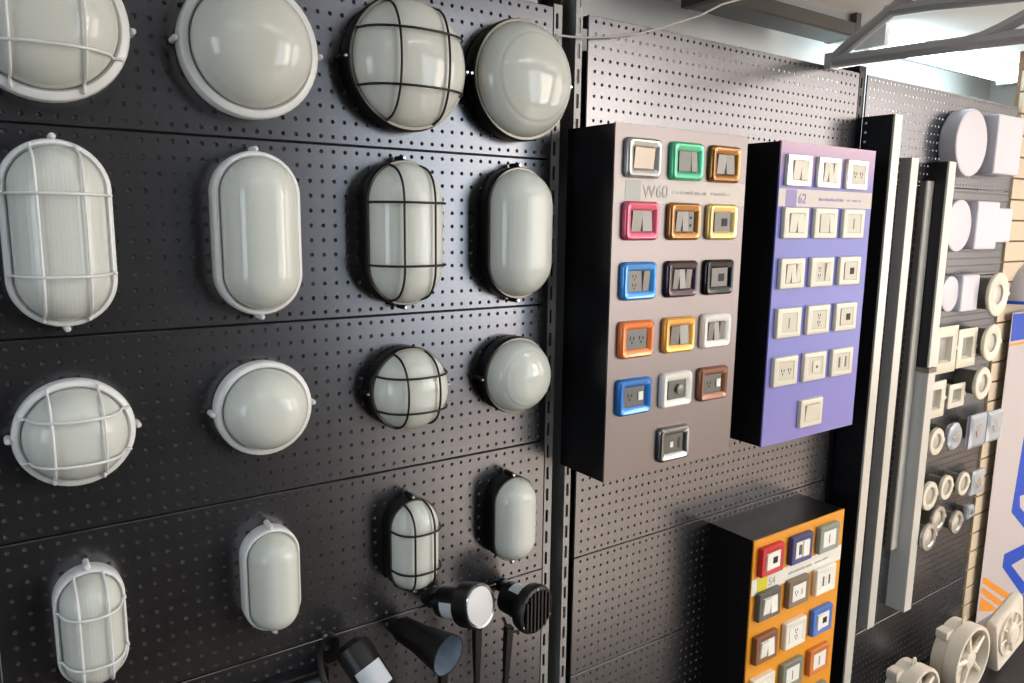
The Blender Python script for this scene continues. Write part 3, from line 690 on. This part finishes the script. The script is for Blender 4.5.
x, z = P(3.039, -.966, 1.215); crystal(x, z, 0.095, 0.051, 'small square crystal downlight at the end of the ring row')
x, z = P(2.664, -1.106, 1.185); ring_light(x+0.034, z, 0.049, 0.081, 'silver tilting ring downlight, lowest on the left', 0.6, 1, mat('ring_silver', (196,192,184), 0.25, 0.6))
x, z = P(2.746, -1.079, 1.215); ring_light(x+0.008, z+0.03, 0.048, 0.051, 'silver ring downlight overlapping behind the lowest one', 0.6, 1, mat('ring_silver', (196,192,184), 0.25, 0.6))
x, z = P(2.90, -1.095, 1.2); ring_light(x, z, 0.043, 0.066, 'small silver tilting ring downlight on the lowest row', 0.6, 1, mat('ring_silver', (196,192,184), 0.25, 0.6))
x, z = P(3.006, -1.077, 1.215); crystal(x, z, 0.05, 0.051, 'tiny crystal cube downlight at the end of the lowest row')

# ------------------------------------------------------------------ fans on the base deck
FANM = mat('fan_cream', (226, 216, 200), 0.4)
def duct_fan(X, y, zr, r, d, label):
    g = thing('duct_fan', (X, y, CZ+zr), label, 'extractor fan', 'extractor fans')
    S = 40
    MB().outs([(circ(r*0.97,S), 0), (circ(r*0.97,S), d*0.45), (circ(r,S), d*0.5), (circ(r,S), d-0.006), (circ(r*0.985,S), d), (circ(r*0.90,S), d), (circ(r*0.87,S), d-0.008), (circ(r*0.86,S), 0.0)], loop=True).build('duct', FANM, g)
    MB().outs([(circ(r*0.30,24), 0.01), (circ(r*0.30,24), d*0.80), (circ(r*0.26,24), d*0.92), (circ(r*0.1,24), d*0.95)]).build('hub', FANM, g)
    for i in range(6):
        a = 2*math.pi*i/6+0.3
        bl = MB(); ca, sa = math.cos(a), math.sin(a); Pn = []
        for rr, wd, tw in ((r*0.28, 0.016, 0.012), (r*0.85, 0.026, 0.008)):
            for s in (-1, 1):
                for q in (0, 0.0018):
                    Pn.append((rr*ca-s*wd*sa, -(d*0.62+s*tw)-q, rr*sa+s*wd*ca))
        bl.add(Pn, [(0,2,6,4),(1,3,7,5),(0,1,3,2),(4,5,7,6),(0,1,5,4),(2,3,7,6)]).build('blade', FANM, g, angle=0)
    for i in range(5):
        a = 2*math.pi*i/5+math.pi/2+0.25
        MB().tube([(r*0.26*math.cos(a), -d*0.84, r*0.26*math.sin(a)), (r*0.89*math.cos(a), -d*0.84, r*0.89*math.sin(a))], [0.011, 0.007], 6).build('strut', FANM, g)
    MB().outs([(rrect(0.05,0.03,0.008), 0.0), (rrect(0.05,0.03,0.008), d*0.42)], c=(-r*0.62, r*0.78)).build('terminal_box', FANM, g)
    N = [(0.010*math.cos(t), -d*0.5, r+0.006+0.016*math.sin(t)) for t in [math.pi*(i/8*1.5-0.25) for i in range(9)]]
    MB().tube(N, 0.0035, 6).build('hanging_loop', FANM, g)
    # small feet so that it stands on the deck
    MB().box(-0.04, 0.04, -d*0.8, -d*0.2, -r-0.004, -r*0.93).build('foot', FANM, g, angle=0)
FD = -0.20                          # front faces of the fans
duct_fan(2.415, FD+0.085, -1.540, 0.106, 0.085, 'cream round duct fan cut by the bottom edge, nearest the profiles')
duct_fan(2.755, FD+0.09, -1.520, 0.126, 0.09, 'cream round duct fan with open blades, middle of the three fans')
g = thing('square_fan', (3.045, FD+0.038, CZ-1.508), 'cream square-framed extractor fan tilted on its corner below the banner', 'extractor fan', 'extractor fans', rot=(0, math.radians(-17), 0))
s = 0.222; d = 0.038
MB().outs([(rrect(s*0.94,s*0.94,0.012), 0), (rrect(s,s,0.012), 0.008), (rrect(s,s,0.012), d-0.008), (rrect(s-0.01,s-0.01,0.012), d), (rrect(s-0.05,s-0.05,0.03), d-0.004)] ).build('frame', FANM, g)
MB().outs([(circ(0.088,36), d-0.006), (circ(0.088,36), d+0.004), (circ(0.082,36), d+0.004), (circ(0.078,36), d-0.004)], loop=True).build('shroud_ring', FANM, g)
MB().outs([(circ(0.042,28), d-0.006), (circ(0.042,28), d+0.008), (circ(0.034,28), d+0.016), (circ(0.015,28), d+0.018)]).build('hub_cover', FANM, g)
for i in range(8):
    a = 2*math.pi*i/8
    MB().tube([(0.045*math.cos(a), -d-0.002, 0.045*math.sin(a)), (0.083*math.cos(a), -d-0.002, 0.083*math.sin(a))], 0.004, 6).build('vane', FANM, g)

# ------------------------------------------------------------------ banner with its printed marks, grey dome above it
BN = mat('banner_cloth', (182, 173, 173), 0.6)
BLU = mat('banner_blue', (2, 64, 176), 0.6); ORG = mat('banner_orange', (226, 140, 32), 0.5)
BY = -0.030
BX = 3.170
g = thing('rollup_banner', (BX, BY, 0.1), 'pale roll-up banner with blue hexagon outlines and orange stripes', 'banner')
BT = CZ-0.324-0.1
MB().box(0, 0.75, -0.001, 0.001, 0.06, BT).build('cloth', BN, g, angle=0)
MB().box(-0.01, 0.77, -0.05, 0.018, 0.0, 0.06).build('base_case', STEEL, g, angle=0)
MB().tube([(0.37, 0.010, 0.0), (0.37, 0.008, BT)], 0.006, 8).build('pole', STEEL, g)
def clip_low(pts, zc):              # cut a print polygon off above the banner's base case
    out = []
    for (xa, za), (xb, zb) in zip(pts, pts[1:]+pts[:1]):
        if za >= zc: out.append((xa, za))
        if (za >= zc) != (zb >= zc):
            t = (zc-za)/(zb-za); out.append((xa+t*(xb-xa), zc))
    return out
def mark(name, pts, m):
    pts = clip_low(pts, -1.585)
    if len(pts) < 3: return
    MB().prism([(x-BX, z+CZ-0.1) for x, z in pts], 0.001, 0.0016).build(name, m, g, angle=0)
mark('blue_block', [(3.174, -0.329), (3.342, -0.333), (3.372, -0.436), (3.177, -0.434)], BLU)
mark('orange_line', [(3.175, -0.444), (3.374, -0.442), (3.376, -0.453), (3.175, -0.453)], ORG)
mark('hexagon_outline', [(3.409, -0.847), (3.379, -1.161), (3.605, -1.319), (3.583, -1.242), (3.457, -1.156), (3.443, -1.105), (3.545, -1.108), (3.513, -0.863)], BLU)
mark('hexagon_outline', [(3.612, -1.344), (3.361, -1.340), (3.358, -1.396), (3.707, -1.679), (3.682, -1.591), (3.445, -1.410), (3.630, -1.408)], BLU)
mark('orange_stripe', [(3.190, -1.392), (3.709, -1.684), (3.719, -1.721), (3.189, -1.419)], ORG)
mark('orange_stripe', [(3.189, -1.436), (3.512, -1.625), (3.432, -1.610), (3.188, -1.462)], ORG)
mark('orange_stripe', [(3.188, -1.479), (3.392, -1.602), (3.189, -1.541)], ORG)
g = thing('dome_shade', (3.37, -0.006, CZ-0.292), 'grey dome wall shade with a blue rim above the banner', 'wall light')
N = 14
def half(k, z): return [(0.2*k*math.cos(math.pi*i/N), -0.10*k*math.sin(math.pi*i/N), z) for i in range(N+1)]
MB().loft([half(math.cos(u), 0.012+0.15*math.sin(u)) for u in [math.pi/2*i/8*0.98 for i in range(9)]]).build('shade', mat('shade_grey', (176,172,174), 0.5), g)
MB().loft([half(1.01, 0.0), half(1.01, 0.012)]).build('rim', BLU, g)

# ------------------------------------------------------------------ bracket and cable near the ceiling
g = thing('tube_bracket', (1.92, 0, CZ+0.43), 'grey steel tube bracket reaching out from the top of the gondola', 'bracket')
BRK = mat('bracket_grey', (186, 186, 186), 0.3, 0.3)
def bracket_tube(pts, r, name, x=0):
    MB().tube([(x, -(1.266-D), h-0.43) for D, h in pts], r, 10).build(name, BRK, g)
bracket_tube([(1.262,.43),(1.15,.427),(1.0,.422),(.876,.417),(.70,.409)], 0.017, 'lower_arm')
bracket_tube([(1.258,.43),(1.22,.458),(1.15,.50),(1.07,.549),(1.02,.575)], 0.016, 'rear_strut')
bracket_tube([(1.115,.530),(1.0,.523),(.87,.508),(.70,.49)], 0.015, 'upper_arm')
bracket_tube([(.93,.419),(.88,.424),(.84,.436),(.79,.456),(.72,.488)], 0.015, 'front_strut')
o = MB().box(-0.02, 0.02, -0.02, 0.0, -0.02, 0.02).build('clamp', BRK, g)
cb = [(0.972, -0.016, CZ+0.364), (1.013, -0.016, CZ+0.366), (1.058, -0.016, CZ+0.371), (1.129, -0.016, CZ+0.383), (1.201, -0.016, CZ+0.400), (1.267, -0.016, CZ+0.421), (1.387, -0.016, CZ+0.465), (1.460, -0.016, CZ+0.501), (1.62, 0.02, CZ+0.555)]
tag(MB().tube(cb, 0.0022, 8).build('power_cable', mat('cable_white', (196,192,186), 0.5)), 'thin pale power cable drooping from the unlit batten to the black upright', 'cable')
